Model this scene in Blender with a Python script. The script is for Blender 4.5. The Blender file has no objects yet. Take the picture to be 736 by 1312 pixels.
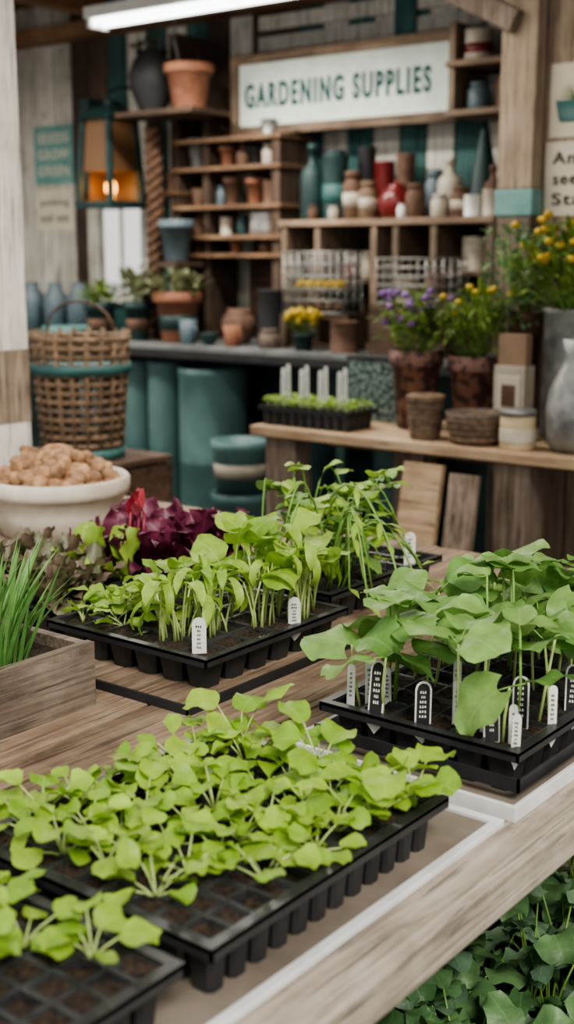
import bpy, math, random
from mathutils import Vector, Matrix
R=random.Random(7)
sc=bpy.context.scene
D=math.radians
# ------------------------------------------------------------------ materials
def newmat(name):
    m=bpy.data.materials.new(name);m.use_nodes=True;nt=m.node_tree
    b=nt.nodes["Principled BSDF"];return m,nt,b
def N(nt,t,**k):
    n=nt.nodes.new(t)
    for a,v in k.items(): setattr(n,a,v)
    return n
def rgba(c): return (c[0],c[1],c[2],1)
def ramp(nt,stops):
    r=N(nt,"ShaderNodeValToRGB");e=r.color_ramp.elements
    e[0].position=stops[0][0];e[0].color=rgba(stops[0][1]);e[1].position=stops[-1][0];e[1].color=rgba(stops[-1][1])
    for p,c in stops[1:-1]:
        q=e.new(p);q.color=rgba(c)
    return r
def noise(nt,vec,scale,detail=5,rough=.55):
    n=N(nt,"ShaderNodeTexNoise");n.inputs["Scale"].default_value=scale;n.inputs["Detail"].default_value=detail;n.inputs["Roughness"].default_value=rough
    if vec: nt.links.new(vec,n.inputs["Vector"])
    return n
def mat(name,c1,c2=None,rough=.6,scale=12,metal=0,bump=.15,st=(1,1,1),lo=.35,hi=.65,vary=0.0,dist=.01):
    if c2 is None: c2=tuple(x*.75 for x in c1)
    m,nt,b=newmat(name);L=nt.links.new
    tc=N(nt,"ShaderNodeTexCoord");mp=N(nt,"ShaderNodeMapping");mp.inputs["Scale"].default_value=st
    L(tc.outputs["Object"],mp.inputs[0]);n=noise(nt,mp.outputs[0],scale)
    r=ramp(nt,[(lo,c2),(hi,c1)]);L(n.outputs[0],r.inputs[0])
    out=r.outputs[0]
    if vary:
        at=N(nt,"ShaderNodeAttribute",attribute_name="luv");sp=N(nt,"ShaderNodeSeparateColor");L(at.outputs["Color"],sp.inputs[0])
        ma=N(nt,"ShaderNodeMath",operation='MULTIPLY_ADD');ma.inputs[1].default_value=vary;ma.inputs[2].default_value=1-vary/2
        L(sp.outputs[2],ma.inputs[0]);h=N(nt,"ShaderNodeHueSaturation");L(ma.outputs[0],h.inputs["Value"]);L(out,h.inputs["Color"]);out=h.outputs[0]
    L(out,b.inputs["Base Color"]);b.inputs["Roughness"].default_value=rough;b.inputs["Metallic"].default_value=metal
    if bump:
        bp=N(nt,"ShaderNodeBump");bp.inputs["Strength"].default_value=bump;bp.inputs["Distance"].default_value=dist
        L(n.outputs[0],bp.inputs["Height"]);L(bp.outputs[0],b.inputs["Normal"])
    return m
def wood(name,cd,cm,cl,axis=0,rough=.75,scale=1.0,bump=.6,vary=.5,blotch=.35,crack=.5):
    m,nt,b=newmat(name);L=nt.links.new
    tc=N(nt,"ShaderNodeTexCoord");at=N(nt,"ShaderNodeAttribute",attribute_name="luv");sp=N(nt,"ShaderNodeSeparateColor");L(at.outputs["Color"],sp.inputs[0])
    off=N(nt,"ShaderNodeVectorMath",operation='SCALE');off.inputs[0].default_value=(7,13,5);L(sp.outputs[2],off.inputs["Scale"])
    ad=N(nt,"ShaderNodeVectorMath",operation='ADD');L(tc.outputs["Object"],ad.inputs[0]);L(off.outputs[0],ad.inputs[1])
    mp=N(nt,"ShaderNodeMapping");s=[32*scale]*3;s[axis]=1.4*scale;mp.inputs["Scale"].default_value=s;L(ad.outputs[0],mp.inputs[0])
    n1=noise(nt,mp.outputs[0],1.5,10,.72);n1.inputs["Distortion"].default_value=.9
    n2=noise(nt,ad.outputs[0],5*scale,6,.65)
    mx=N(nt,"ShaderNodeMix",data_type='FLOAT');mx.inputs[0].default_value=blotch;L(n1.outputs[0],mx.inputs[2]);L(n2.outputs[0],mx.inputs[3])
    r=ramp(nt,[(.38,cd),(.49,cm),(.60,cl)]);L(mx.outputs[0],r.inputs[0])
    n3=noise(nt,mp.outputs[0],3.3,3,.5);k=1-crack
    rc=ramp(nt,[(.34,(k,k,k)),(.40,(1,1,1))]);L(n3.outputs[0],rc.inputs[0])
    vo=N(nt,"ShaderNodeTexVoronoi");vo.inputs["Scale"].default_value=1.0;mk=N(nt,"ShaderNodeMapping");sk=[6.5*scale]*3;sk[axis]=3.2*scale;mk.inputs["Scale"].default_value=sk;L(ad.outputs[0],mk.inputs[0]);L(mk.outputs[0],vo.inputs["Vector"])
    rk=ramp(nt,[(.035,(.35,.28,.22)),(.09,(1,1,1))]);L(vo.outputs["Distance"],rk.inputs[0])
    m1=N(nt,"ShaderNodeMix",data_type='RGBA',blend_type='MULTIPLY');m1.inputs[0].default_value=1;L(r.outputs[0],m1.inputs[6]);L(rc.outputs[0],m1.inputs[7])
    m2=N(nt,"ShaderNodeMix",data_type='RGBA',blend_type='MULTIPLY');m2.inputs[0].default_value=.8;L(m1.outputs[2],m2.inputs[6]);L(rk.outputs[0],m2.inputs[7])
    ma=N(nt,"ShaderNodeMath",operation='MULTIPLY_ADD');ma.inputs[1].default_value=vary;ma.inputs[2].default_value=1-vary/2
    L(sp.outputs[2],ma.inputs[0]);h=N(nt,"ShaderNodeHueSaturation");L(ma.outputs[0],h.inputs["Value"]);L(m2.outputs[2],h.inputs["Color"])
    L(h.outputs[0],b.inputs["Base Color"]);b.inputs["Roughness"].default_value=rough
    bp=N(nt,"ShaderNodeBump");bp.inputs["Strength"].default_value=bump;bp.inputs["Distance"].default_value=.004
    L(n1.outputs[0],bp.inputs["Height"]);L(bp.outputs[0],b.inputs["Normal"])
    return m
def leafmat(name,c1,c2,vein,trans=.35,veins=6,rough=.45,vs=.45):
    m,nt,b=newmat(name);L=nt.links.new
    at=N(nt,"ShaderNodeAttribute",attribute_name="luv");sp=N(nt,"ShaderNodeSeparateColor");L(at.outputs["Color"],sp.inputs[0])
    mx=N(nt,"ShaderNodeMix",data_type='RGBA');mx.inputs[6].default_value=rgba(c1);mx.inputs[7].default_value=rgba(c2);L(sp.outputs[2],mx.inputs[0])
    def math_(op,a,bb=None,c=None):
        q=N(nt,"ShaderNodeMath",operation=op)
        for i,x in enumerate((a,bb,c)):
            if x is None: continue
            if isinstance(x,(int,float)): q.inputs[i].default_value=x
            else: L(x,q.inputs[i])
        return q.outputs[0]
    s=math_('ABSOLUTE',math_('MULTIPLY_ADD',sp.outputs[0],2.0,-1.0))
    mid=math_('LESS_THAN',s,.05)
    ph=math_('SINE',math_('MULTIPLY',math_('SUBTRACT',sp.outputs[1],math_('MULTIPLY',s,.25)),veins*6.283))
    sv=math_('MULTIPLY',math_('GREATER_THAN',ph,.96),.4)
    v=math_('MULTIPLY',math_('MAXIMUM',mid,sv),vs)
    tc=N(nt,"ShaderNodeTexCoord");n=noise(nt,tc.outputs["Object"],45,3)
    h=N(nt,"ShaderNodeHueSaturation");L(math_('MULTIPLY_ADD',n.outputs[0],.9,.55),h.inputs["Value"]);L(mx.outputs[2],h.inputs["Color"])
    m2=N(nt,"ShaderNodeMix",data_type='RGBA');L(v,m2.inputs[0]);L(h.outputs[0],m2.inputs[6]);m2.inputs[7].default_value=rgba(vein)
    L(m2.outputs[2],b.inputs["Base Color"]);b.inputs["Roughness"].default_value=rough
    bp=N(nt,"ShaderNodeBump");bp.inputs["Strength"].default_value=.5;bp.inputs["Distance"].default_value=.003
    L(math_('ADD',math_('MULTIPLY',ph,.05),n.outputs[0]),bp.inputs["Height"]);L(bp.outputs[0],b.inputs["Normal"])
    t=N(nt,"ShaderNodeBsdfTranslucent");L(m2.outputs[2],t.inputs[0])
    ms=N(nt,"ShaderNodeMixShader");ms.inputs[0].default_value=trans
    L(b.outputs[0],ms.inputs[1]);L(t.outputs[0],ms.inputs[2]);L(ms.outputs[0],nt.nodes["Material Output"].inputs[0])
    return m
def emis(name,c,s):
    m,nt,b=newmat(name);b.inputs["Base Color"].default_value=rgba(c);b.inputs["Emission Color"].default_value=rgba(c);b.inputs["Emission Strength"].default_value=s
    return m

W_TABLE=wood("wood_table",(.085,.055,.033),(.215,.15,.10),(.33,.25,.18),axis=1,scale=1.2,vary=.3)
W_EDGE=wood("wood_weathered_edge",(.19,.155,.12),(.37,.315,.26),(.50,.445,.385),axis=1,scale=1.3,vary=.15)
W_BOX=wood("wood_planter",(.07,.052,.038),(.165,.13,.10),(.28,.235,.185),axis=1,scale=1.5)
W_BENCH=wood("wood_bench_top",(.26,.17,.10),(.45,.32,.20),(.57,.43,.29),axis=0)
W_LEG=wood("wood_grey_post",(.09,.065,.045),(.21,.16,.12),(.34,.275,.21),axis=2)
W_DARK=wood("wood_dark_shelf",(.025,.015,.009),(.07,.04,.024),(.13,.08,.05),axis=0)
W_DARKV=wood("wood_dark_vertical",(.022,.014,.009),(.065,.04,.026),(.12,.078,.052),axis=2)
W_CRATE=wood("wood_crate",(.06,.04,.025),(.16,.115,.08),(.28,.205,.145),axis=2)
W_CRATEH=wood("wood_crate_h",(.075,.048,.03),(.19,.13,.088),(.31,.225,.155),axis=0)
W_WHITE=wood("boards_whitewashed",(.27,.24,.195),(.53,.51,.45),(.67,.65,.59),axis=2,vary=.3)
W_TEAL=wood("boards_teal",(.012,.045,.043),(.03,.10,.095),(.07,.17,.16),axis=2,vary=.3)
W_POSTW=wood("post_whitewashed",(.42,.37,.32),(.66,.62,.57),(.78,.75,.71),axis=2,vary=.1)
W_PINE=wood("post_tan",(.17,.12,.08),(.32,.24,.17),(.44,.35,.26),axis=2,vary=.2)
W_BEAM=wood("beam_brown",(.10,.05,.025),(.20,.105,.055),(.30,.18,.10),axis=1)
W_SHELF=wood("ladder_shelf_brown",(.08,.043,.023),(.175,.10,.057),(.26,.165,.10),axis=0)
BLACK=mat("black_plastic",(.036,.037,.040),(.019,.019,.020),rough=.34,bump=.05)
BLACKM=mat("black_matte",(.022,.022,.024),(.013,.013,.014),rough=.7)
SOIL=mat("potting_soil",(.065,.040,.024),(.010,.006,.004),rough=1,scale=180,bump=1,dist=.006)
WPLA=mat("white_plastic",(.78,.78,.75),(.68,.68,.65),rough=.4,bump=.03,scale=20)
WTRAY=mat("white_metal_tray",(.70,.71,.72),(.56,.57,.57),rough=.35,bump=.05,scale=15)
DUST=mat("dusty_tray_floor",(.225,.19,.155),(.12,.10,.08),rough=.7,scale=9,bump=.05)
TEAL=mat("teal_paint",(.06,.17,.16),(.032,.105,.10),rough=.55,scale=9)
TEALD=mat("teal_paint_dark",(.018,.055,.053),(.01,.03,.03),rough=.55,scale=9)
TEALL=mat("teal_light",(.18,.34,.32),(.11,.25,.235),rough=.55,scale=14)
SIGNW=mat("sign_face_pale",(.68,.75,.69),(.56,.64,.58),rough=.7,scale=7,bump=.05)
SIGNT=mat("sign_letter_green",(.02,.095,.092),(.012,.06,.058),rough=.8,scale=40,bump=0)
TERRA=mat("terracotta",(.30,.13,.075),(.20,.085,.05),rough=.8,scale=20)
TERRAD=mat("terracotta_dark",(.15,.085,.055),(.085,.045,.03),rough=.8,scale=20)
GALV=mat("galvanised_metal",(.36,.36,.345),(.20,.205,.20),rough=.42,metal=.5,scale=25)
COUNTER=mat("counter_grey",(.20,.21,.21),(.12,.13,.13),rough=.4,scale=10,bump=.05)
CREAM=mat("cream_ceramic",(.50,.45,.37),(.36,.32,.26),rough=.5,scale=20)
BONE=mat("bowl_cream_enamel",(.68,.64,.56),(.46,.41,.33),rough=.5,scale=9)
BLUEG=mat("blue_grey_metal",(.12,.165,.19),(.075,.105,.125),rough=.5)
RED=mat("red_glaze",(.20,.022,.022),(.11,.014,.014),rough=.3)
MAROON=mat("maroon_pattern",(.23,.12,.09),(.065,.028,.033),rough=.6,scale=22,lo=.47,hi=.53)
SEEDPK=mat("seed_packet_pattern",(.20,.26,.24),(.02,.05,.05),rough=.6,scale=60,lo=.47,hi=.53)
WIRE=mat("wire_metal",(.34,.34,.32),(.22,.22,.21),rough=.4,metal=.6)
WICK=mat("wicker",(.26,.175,.11),(.12,.08,.05),rough=.8,scale=50,vary=.5)
WICKD=mat("wicker_grey",(.18,.135,.105),(.09,.065,.05),rough=.8,scale=50,vary=.5)
NUT=mat("walnut_shell",(.42,.25,.14),(.20,.11,.055),rough=.75,scale=50,bump=.6,vary=.7)
STONE=mat("potato_stone",(.45,.36,.27),(.30,.23,.17),rough=.8,scale=30,vary=.4)
YEL=mat("yellow_petal",(.60,.43,.05),(.46,.30,.025),rough=.6)
PURP=mat("violet_petal",(.26,.13,.36),(.17,.08,.27),rough=.6)
PAPER=mat("paper_cream",(.66,.61,.50),(.56,.51,.41),rough=.9,scale=8,bump=.02)
INK=mat("ink_black",(.02,.02,.02),(.015,.015,.015),rough=.9,bump=0)
CONC=mat("concrete_floor",(.13,.11,.095),(.06,.05,.045),rough=.9,scale=4)
KRAFT=mat("kraft_paper",(.30,.21,.135),(.22,.15,.095),rough=.9)
WAX=mat("candle_wax",(.66,.54,.34),(.54,.43,.25),rough=.5)
ROPE=mat("twisted_rope",(.15,.08,.048),(.055,.03,.018),rough=.9,scale=60)
STEM=mat("stem_green",(.20,.36,.08),(.15,.28,.06),rough=.5,bump=0)
STEMP=mat("stem_pale",(.44,.54,.22),(.36,.46,.15),rough=.5,bump=0)
STEMR=mat("stem_red",(.35,.04,.07),(.22,.02,.05),rough=.4,bump=0)
BULB=emis("bulb_warm",(1,.48,.10),7)
AMBER=emis("lantern_amber_panel",(.16,.085,.04),.02)
TUBE=emis("fluorescent_glow",(.93,1,.97),5)
L_SEED=leafmat("leaf_seedling",(.24,.43,.045),(.38,.56,.08),(.52,.67,.18),trans=.36,vs=.25)
L_BEAN=leafmat("leaf_bean",(.15,.31,.075),(.25,.42,.12),(.38,.54,.22),trans=.32,vs=.3)
L_STRAP=leafmat("leaf_strap",(.29,.49,.07),(.43,.60,.13),(.55,.70,.25),trans=.42,vs=.2)
L_LET=leafmat("leaf_lettuce",(.25,.43,.055),(.38,.55,.10),(.52,.66,.24),trans=.38,vs=.3)
L_PURP=leafmat("leaf_purple",(.10,.016,.042),(.18,.03,.07),(.28,.07,.12),trans=.2)
L_RED=leafmat("leaf_red",(.33,.03,.05),(.38,.05,.07),(.5,.1,.1),trans=.3)
L_DARK=leafmat("leaf_dusky",(.11,.13,.06),(.17,.12,.09),(.18,.16,.10),trans=.2)
L_CHIVE=leafmat("leaf_chive",(.11,.27,.07),(.21,.40,.12),(.25,.45,.14),trans=.3,vs=.1)
L_BED=leafmat("leaf_bed",(.08,.19,.075),(.17,.31,.13),(.24,.38,.18),trans=.3)
L_BED2=leafmat("leaf_bed_blue",(.15,.27,.17),(.23,.36,.22),(.32,.44,.3),trans=.3)
L_POT=leafmat("leaf_pot",(.12,.21,.045),(.26,.35,.08),(.3,.40,.14),trans=.3)
L_SAGE=leafmat("leaf_sage",(.17,.20,.10),(.30,.30,.18),(.4,.42,.3),trans=.2)
L_TAN=leafmat("leaf_frilly_tan",(.46,.42,.18),(.58,.54,.30),(.6,.55,.35),trans=.3)
L_PALE=leafmat("leaf_pale",(.50,.56,.50),(.66,.70,.65),(.7,.7,.7),trans=.3)
# ------------------------------------------------------------------ mesh builder
PROF={
 'heart':[(0,.55),(.08,.86),(.2,1),(.42,1.02),(.62,.92),(.8,.72),(.9,.50),(.96,.28),(1,.06)],
 'strap':[(0,.35),(.25,.8),(.55,1),(.8,.8),(1,.05)],
 'blade':[(0,.9),(.4,1),(.75,.7),(1,.05)],
 'lance':[(0,.1),(.25,.75),(.45,1),(.75,.6),(1,.03)],
}
def prof(sh,t):
    if sh=='round': return max(.1,math.sin(math.pi*(.03+.93*t**.9)))**.55 if t<1 else .38
    if sh=='obov': return max(.06,math.sin(math.pi*min(.88,(.02+.86*t**1.35))))**.9 if t<1 else .3
    P=PROF[sh]
    for (a,x),(b,y) in zip(P,P[1:]):
        if t<=b: return x+(y-x)*(t-a)/(b-a)
    return P[-1][1]
class M:
    def __init__(s): s.v=[];s.f=[];s.mi=[];s.sm=[];s.c=[];s.mats=[];s.T=None
    def add(s,vs,fs,m,smooth=False,col=None):
        if m not in s.mats: s.mats.append(m)
        k=s.mats.index(m);o=len(s.v)
        if s.T is not None: vs=[tuple(s.T@Vector(p)) for p in vs]
        s.v+=[tuple(p) for p in vs]
        if col is None:
            r=R.random();col=[(.5,.5,r)]*len(vs)
        s.c+=col
        for f in fs: s.f.append([i+o for i in f]);s.mi.append(k);s.sm.append(smooth)
    def box(s,x0,x1,y0,y1,z0,z1,m):
        s.add([(x0,y0,z0),(x1,y0,z0),(x1,y1,z0),(x0,y1,z0),(x0,y0,z1),(x1,y0,z1),(x1,y1,z1),(x0,y1,z1)],
              [(3,2,1,0),(4,5,6,7),(0,1,5,4),(1,2,6,5),(2,3,7,6),(3,0,4,7)],m)
    def beam(s,p,q,w,h,m):
        p=Vector(p);q=Vector(q);d=(q-p).normalized();a=Vector((0,0,1)) if abs(d.z)<.9 else Vector((0,1,0))
        sd=d.cross(a).normalized();up=sd.cross(d)
        vs=[e+sd*(w/2*i)+up*(h/2*j) for e in (p,q) for i,j in ((-1,-1),(1,-1),(1,1),(-1,1))]
        s.add(vs,[(3,2,1,0),(4,5,6,7),(0,1,5,4),(1,2,6,5),(2,3,7,6),(3,0,4,7)],m)
    def lathe(s,c,pr,m,n=24,sm=True,ell=1.0):
        vs=[];k=len(pr)
        for r,z in pr:
            for i in range(n):
                a=2*math.pi*i/n
                vs.append((c[0]+r*math.cos(a),c[1]+r*math.sin(a)*ell,c[2]+z))
        fs=[(j*n+i,j*n+(i+1)%n,(j+1)*n+(i+1)%n,(j+1)*n+i) for j in range(k-1) for i in range(n)]
        if pr[0][0]>1e-4: fs.append(tuple(reversed(range(n))))
        if pr[-1][0]>1e-4: fs.append(tuple((k-1)*n+i for i in range(n)))
        s.add(vs,fs,m,sm)
    def tube(s,pts,r,m,n=6,col=None):
        pts=[Vector(p) for p in pts];vs=[];k=len(pts)
        for i,p in enumerate(pts):
            d=(pts[min(i+1,k-1)]-pts[max(i-1,0)])
            d=d.normalized() if d.length>1e-9 else Vector((0,0,1))
            a=Vector((0,0,1)) if abs(d.z)<.85 else Vector((1,0,0))
            u=d.cross(a).normalized();w=d.cross(u);rr=r[i] if isinstance(r,(list,tuple)) else r
            for j in range(n):
                g=2*math.pi*j/n;vs.append(p+u*(rr*math.cos(g))+w*(rr*math.sin(g)))
        fs=[(j*n+i,j*n+(i+1)%n,(j+1)*n+(i+1)%n,(j+1)*n+i) for j in range(k-1) for i in range(n)]
        fs+=[tuple(reversed(range(n))),tuple((k-1)*n+i for i in range(n))]
        s.add(vs,fs,m,True)
    def blob(s,c,rx,ry,rz,m,n=10,k=6,rough=.12,yaw=0,tilt=0):
        ph=[R.uniform(0,6) for _ in range(3)];Rm=Matrix.Rotation(yaw,3,'Z')@Matrix.Rotation(tilt,3,'Y')
        vs=[];r_=R.random()
        for j in range(k+1):
            th=math.pi*j/k
            for i in range(n):
                a=2*math.pi*i/n
                q=1+rough*(math.sin(2*a+ph[0]+th*2)+.6*math.sin(3*a+ph[1]-th*3))*math.sin(th)
                vs.append(Vector(c)+Rm@Vector((rx*q*math.sin(th)*math.cos(a),ry*q*math.sin(th)*math.sin(a),rz*math.cos(th)*q)))
        fs=[((j+1)*n+i,(j+1)*n+(i+1)%n,j*n+(i+1)%n,j*n+i) for j in range(k) for i in range(n)]
        s.add(vs,fs,m,True,[(.5,.5,r_)]*len(vs))
    def leaf(s,base,yaw,pitch,L,W,sh,m,bend=-.8,fold=.15,wave=.1,nt=7,ns=5,wf=9,roll=0,lobe=0):
        r=R.random();cy,sy=math.cos(yaw),math.sin(yaw);p=Vector(base);ang=pitch
        vs=[];co=[];side0=Vector((-sy,cy,0));pt_=0
        for i in range(nt):
            t=i/(nt-1)
            if sh in('round','obov'): t=.5-.5*math.cos(math.pi*t)*(.75+.25*abs(math.cos(math.pi*t)))
            dt=t-pt_;pt_=t
            ca,sa=math.cos(ang),math.sin(ang)
            d=Vector((ca*cy,ca*sy,sa));n0=Vector((-sa*cy,-sa*sy,ca))
            p=p+d*(L*dt);ang+=bend*dt
            sd=side0*math.cos(roll)+n0*math.sin(roll);nn=n0*math.cos(roll)-side0*math.sin(roll)
            w=W/2*prof(sh,t)*(1-lobe*.5+lobe*.5*math.cos(t*wf*2.2))
            for j in range(ns):
                q=-1+2*j/(ns-1);aq=abs(q)
                off=fold*aq*aq*w+wave*W*.5*math.sin(t*wf+r*20+(2.5 if q>0 else 0))*aq*aq
                pt=p+sd*(q*w)+nn*off
                if sh=='heart': pt-=d*(aq*aq*.22*L*max(0,1-t*3.2))
                if sh=='round' and t>.9: pt-=d*(.05*L*(1-aq)*(t-.9)*10)
                vs.append(pt);co.append((q*.5+.5,t,r))
        fs=[(i*ns+j,i*ns+j+1,(i+1)*ns+j+1,(i+1)*ns+j) for i in range(nt-1) for j in range(ns-1)]
        s.add(vs,fs,m,True,co)
    def done(s,name,bevel=0,parent=None):
        v=[Vector(p) for p in s.v]
        mn=[min(p[i] for p in v) for i in range(3)];mxx=[max(p[i] for p in v) for i in range(3)]
        o=Vector(((mn[0]+mxx[0])/2,(mn[1]+mxx[1])/2,mn[2]))
        me=bpy.data.meshes.new(name);me.from_pydata([tuple(p-o) for p in v],[],s.f)
        for m in s.mats: me.materials.append(m)
        me.polygons.foreach_set("material_index",s.mi);me.polygons.foreach_set("use_smooth",s.sm)
        a=me.attributes.new("luv",'FLOAT_COLOR','POINT');fl=[]
        for c in s.c: fl+=[c[0],c[1],c[2],1]
        a.data.foreach_set("color",fl);me.update()
        ob=bpy.data.objects.new(name,me);ob.location=o;sc.collection.objects.link(ob)
        if bevel:
            b=ob.modifiers.new("bev",'BEVEL');b.width=bevel;b.segments=2;b.limit_method='ANGLE'
        if parent: ob.parent=parent;ob.location=o-parent.location
        return ob
U=R.uniform
# ------------------------------------------------------------------ room
m=M();m.box(-8,3,-3,9,-.05,0,CONC);m.done("floor")
m=M()
x=-7.2;i=0
while x<-1.2:
    w=.152
    def pick(xc):
        if xc<-5.62: return W_WHITE
        if xc<-5.45: return W_DARKV
        if xc<-5.32: return W_WHITE
        if xc<-5.15: return W_TEAL
        if xc<-5.02: return W_WHITE
        if xc<-4.88: return W_TEAL
        if xc<-4.72: return W_WHITE
        if xc<-4.55: return W_TEAL
        if xc<-3.95: return W_DARKV if i%3 else W_WHITE
        if xc<-2.6: return W_TEAL if i%2 else W_WHITE
        return W_DARKV
    mm=pick(x+w/2)
    if -5.50<x+w/2<-5.0:
        m.box(x,x+w-.006,5.25,5.29,0,1.28,mm);m.box(x,x+w-.006,5.25,5.29,1.82,2.95,mm)
    else: m.box(x,x+w-.006,5.25,5.29,0,2.95,mm)
    x+=w;i+=1
m.done("wall_back",bevel=.003)
m=M();
for (a,b,c,d) in ((-5.53,-5.44,1.24,1.86),(-5.10,-5.00,1.24,1.86)): m.box(a,b,5.20,5.25,c,d,W_WHITE)
m.box(-5.53,-5.00,5.20,5.25,1.80,1.86,W_WHITE);m.box(-5.53,-5.00,5.20,5.25,1.24,1.30,W_WHITE);m.box(-5.29,-5.27,5.22,5.24,1.3,1.8,W_WHITE)
m.done("window_1",bevel=.003)
m=M();
y=2.0
while y<5.2: m.box(-7.24,-7.2,y,y+.15,0,2.95,W_WHITE);y+=.155
m.done("wall_left")
m=M();x=-2.05
while x<1.2: m.box(x,x+.145,4.06,4.09,0,2.95,W_PINE);x+=.15
m.done("wall_right",bevel=.003)
m=M();y=1.9
while y<5.3: m.box(-7.24,1.2,y,y+.19,2.95,2.98,W_BEAM);y+=.2
m.done("ceiling")
m=M()
for x in (-6.3,-5.35,-3.75,-2.6,-1.2): m.box(x,x+.1,1.95,5.12,2.80,2.95,W_BEAM)
m.done("ceiling_beams",bevel=.006)
m=M();m.box(-7.2,-2.0,5.12,5.25,2.72,2.80,W_BEAM);m.done("trim_1",bevel=.005)
m=M()
for z in (2.53,2.63): m.box(-4.25,-2.95,5.225,5.25,z,z+.07,W_WHITE)
m.box(-3.42,-3.30,5.215,5.25,2.5,2.71,W_TEAL)
m.done("trim_2")
m=M();a,b=-3.09,-2.84
m.box(a,b,2.3,2.42,0,1.03,W_POSTW);m.box(a-.002,b+.002,2.298,2.422,1.03,1.24,W_LEG);m.box(a,b,2.3,2.42,1.24,2.95,W_POSTW)
m.tube([(-2.90,2.299,1.62),(-2.90,2.3,1.62)],.02,W_LEG,n=14)
m.done("support_post",bevel=.006)
m=M();m.box(-2.17,-2.035,3.97,4.04,0,1.64,W_LEG);m.box(-2.175,-2.03,3.965,4.045,1.64,1.73,TEALL);m.box(-2.17,-2.035,3.97,4.04,1.73,2.95,W_PINE)
m.beam((-2.10,3.95,2.27),(-2.68,3.95,2.56),.06,.075,W_LEG)
m.done("support_post",bevel=.006)
# ------------------------------------------------------------------ fluorescent
m=M();m.box(-4.45,-3.15,4.2,4.34,2.57,2.62,WPLA);m.tube([(-4.42,4.24,2.555),(-3.18,4.24,2.555)],.016,TUBE,n=12);m.tube([(-4.42,4.30,2.555),(-3.18,4.30,2.555)],.016,TUBE,n=12)
for x in (-4.44,-3.18): m.box(x,x+.02,4.21,4.33,2.53,2.57,WPLA)
for x in (-4.3,-3.3): m.tube([(x,4.27,2.62),(x,4.27,2.95)],.004,WIRE)
m.done("fluorescent_or_fill_fixture")
# ------------------------------------------------------------------ sign
m=M();x0,x1,z0,z1=-4.29,-2.97,2.10,2.49;f=.045
m.box(x0+f,x1-f,5.06,5.08,z0+f,z1-f,SIGNW)
m.box(x0,x1,5.04,5.09,z0,z0+f,W_CRATEH);m.box(x0,x1,5.04,5.09,z1-f,z1,W_CRATEH)
m.box(x0,x0+f,5.04,5.09,z0+f,z1-f,W_CRATE);m.box(x1-f,x1,5.04,5.09,z0+f,z1-f,W_CRATE)
m.box(x0+.2,x0+.26,5.09,5.25,2.2,2.3,W_CRATE);m.box(x1-.3,x1-.24,5.09,5.25,2.2,2.3,W_CRATE)
sign=m.done("gardening_supplies_sign",bevel=.004)
def text(body,loc,width,height,mt,parent,name,rotz=0,off=.004,sp=1.15):
    c=bpy.data.curves.new(name,'FONT');c.body=body;c.size=1;c.extrude=.002;c.offset=off;c.space_character=sp;c.align_x='CENTER';c.align_y='CENTER'
    o=bpy.data.objects.new(name,c);sc.collection.objects.link(o);bpy.context.view_layer.update()
    dx,dy=max(o.dimensions.x,.01),max(o.dimensions.y,.01)
    dg=bpy.context.evaluated_depsgraph_get();me=bpy.data.meshes.new_from_object(o.evaluated_get(dg));bpy.data.objects.remove(o)
    o=bpy.data.objects.new(name,me);me.materials.clear();me.materials.append(mt);sc.collection.objects.link(o)
    o.scale=(width/dx,height/dy,1);o.rotation_euler=(D(90),0,rotz)
    o.location=Vector(loc)
    if parent: o.parent=parent;o.location=Vector(loc)-parent.location
    return o
text("GARDENING SUPPLIES",(-3.66,5.057,2.285),1.09,.12,SIGNT,sign,"lettering",off=.032,sp=1.3)
# ------------------------------------------------------------------ lantern
m=M();cx,cy=-5.0,4.88
def frust(m,cx,cy,z0,w0,z1,w1,mt):
    vs=[(cx+i*w*.5,cy+j*w*.5,z) for z,w in ((z0,w0),(z1,w1)) for i,j in ((-1,-1),(1,-1),(1,1),(-1,1))]
    m.add(vs,[(3,2,1,0),(4,5,6,7),(0,1,5,4),(1,2,6,5),(2,3,7,6),(3,0,4,7)],mt)
frust(m,cx,cy,1.76,.27,1.79,.28,TEALD)
for i,j in ((-1,-1),(1,-1),(1,1),(-1,1)): m.beam((cx+i*.12,cy+j*.12,1.78),(cx+i*.095,cy+j*.095,2.22),.028,.028,TEALD)
frust(m,cx,cy,1.95,.21,2.215,.185,AMBER)
frust(m,cx,cy,1.79,.20,1.80,.20,AMBER)
m.box(cx-.10,cx+.10,cy+.095,cy+.10,1.79,2.0,AMBER);m.box(cx-.105,cx-.10,cy-.06,cy+.10,1.79,2.0,AMBER)
frust(m,cx,cy,2.215,.27,2.28,.12,TEALD);m.lathe((cx,cy,2.28),[(.03,0),(.03,.04),(.012,.05)],TEALD,12)
m.lathe((cx,cy,1.80),[(.02,0),(.02,.03),(.030,.05),(.031,.08),(.02,.105),(0.001,.115)],BULB,14)
m.tube([(cx,cy,2.31),(cx,cy,2.36),(cx,5.0,2.40),(cx,5.25,2.38)],.008,TEALD)
m.done("wall_lantern")
ld=bpy.data.lights.new("lantern_light",'POINT');ld.energy=.6;ld.color=(1,.5,.16);ld.shadow_soft_size=.03
lo=bpy.data.objects.new("lantern_light",ld);lo.location=(cx,cy-.07,1.87);sc.collection.objects.link(lo)
m=M();m.box(-5.36,-5.28,5.0,5.25,1.86,2.36,TEALD);m.done("wall_bracket_board")
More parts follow.
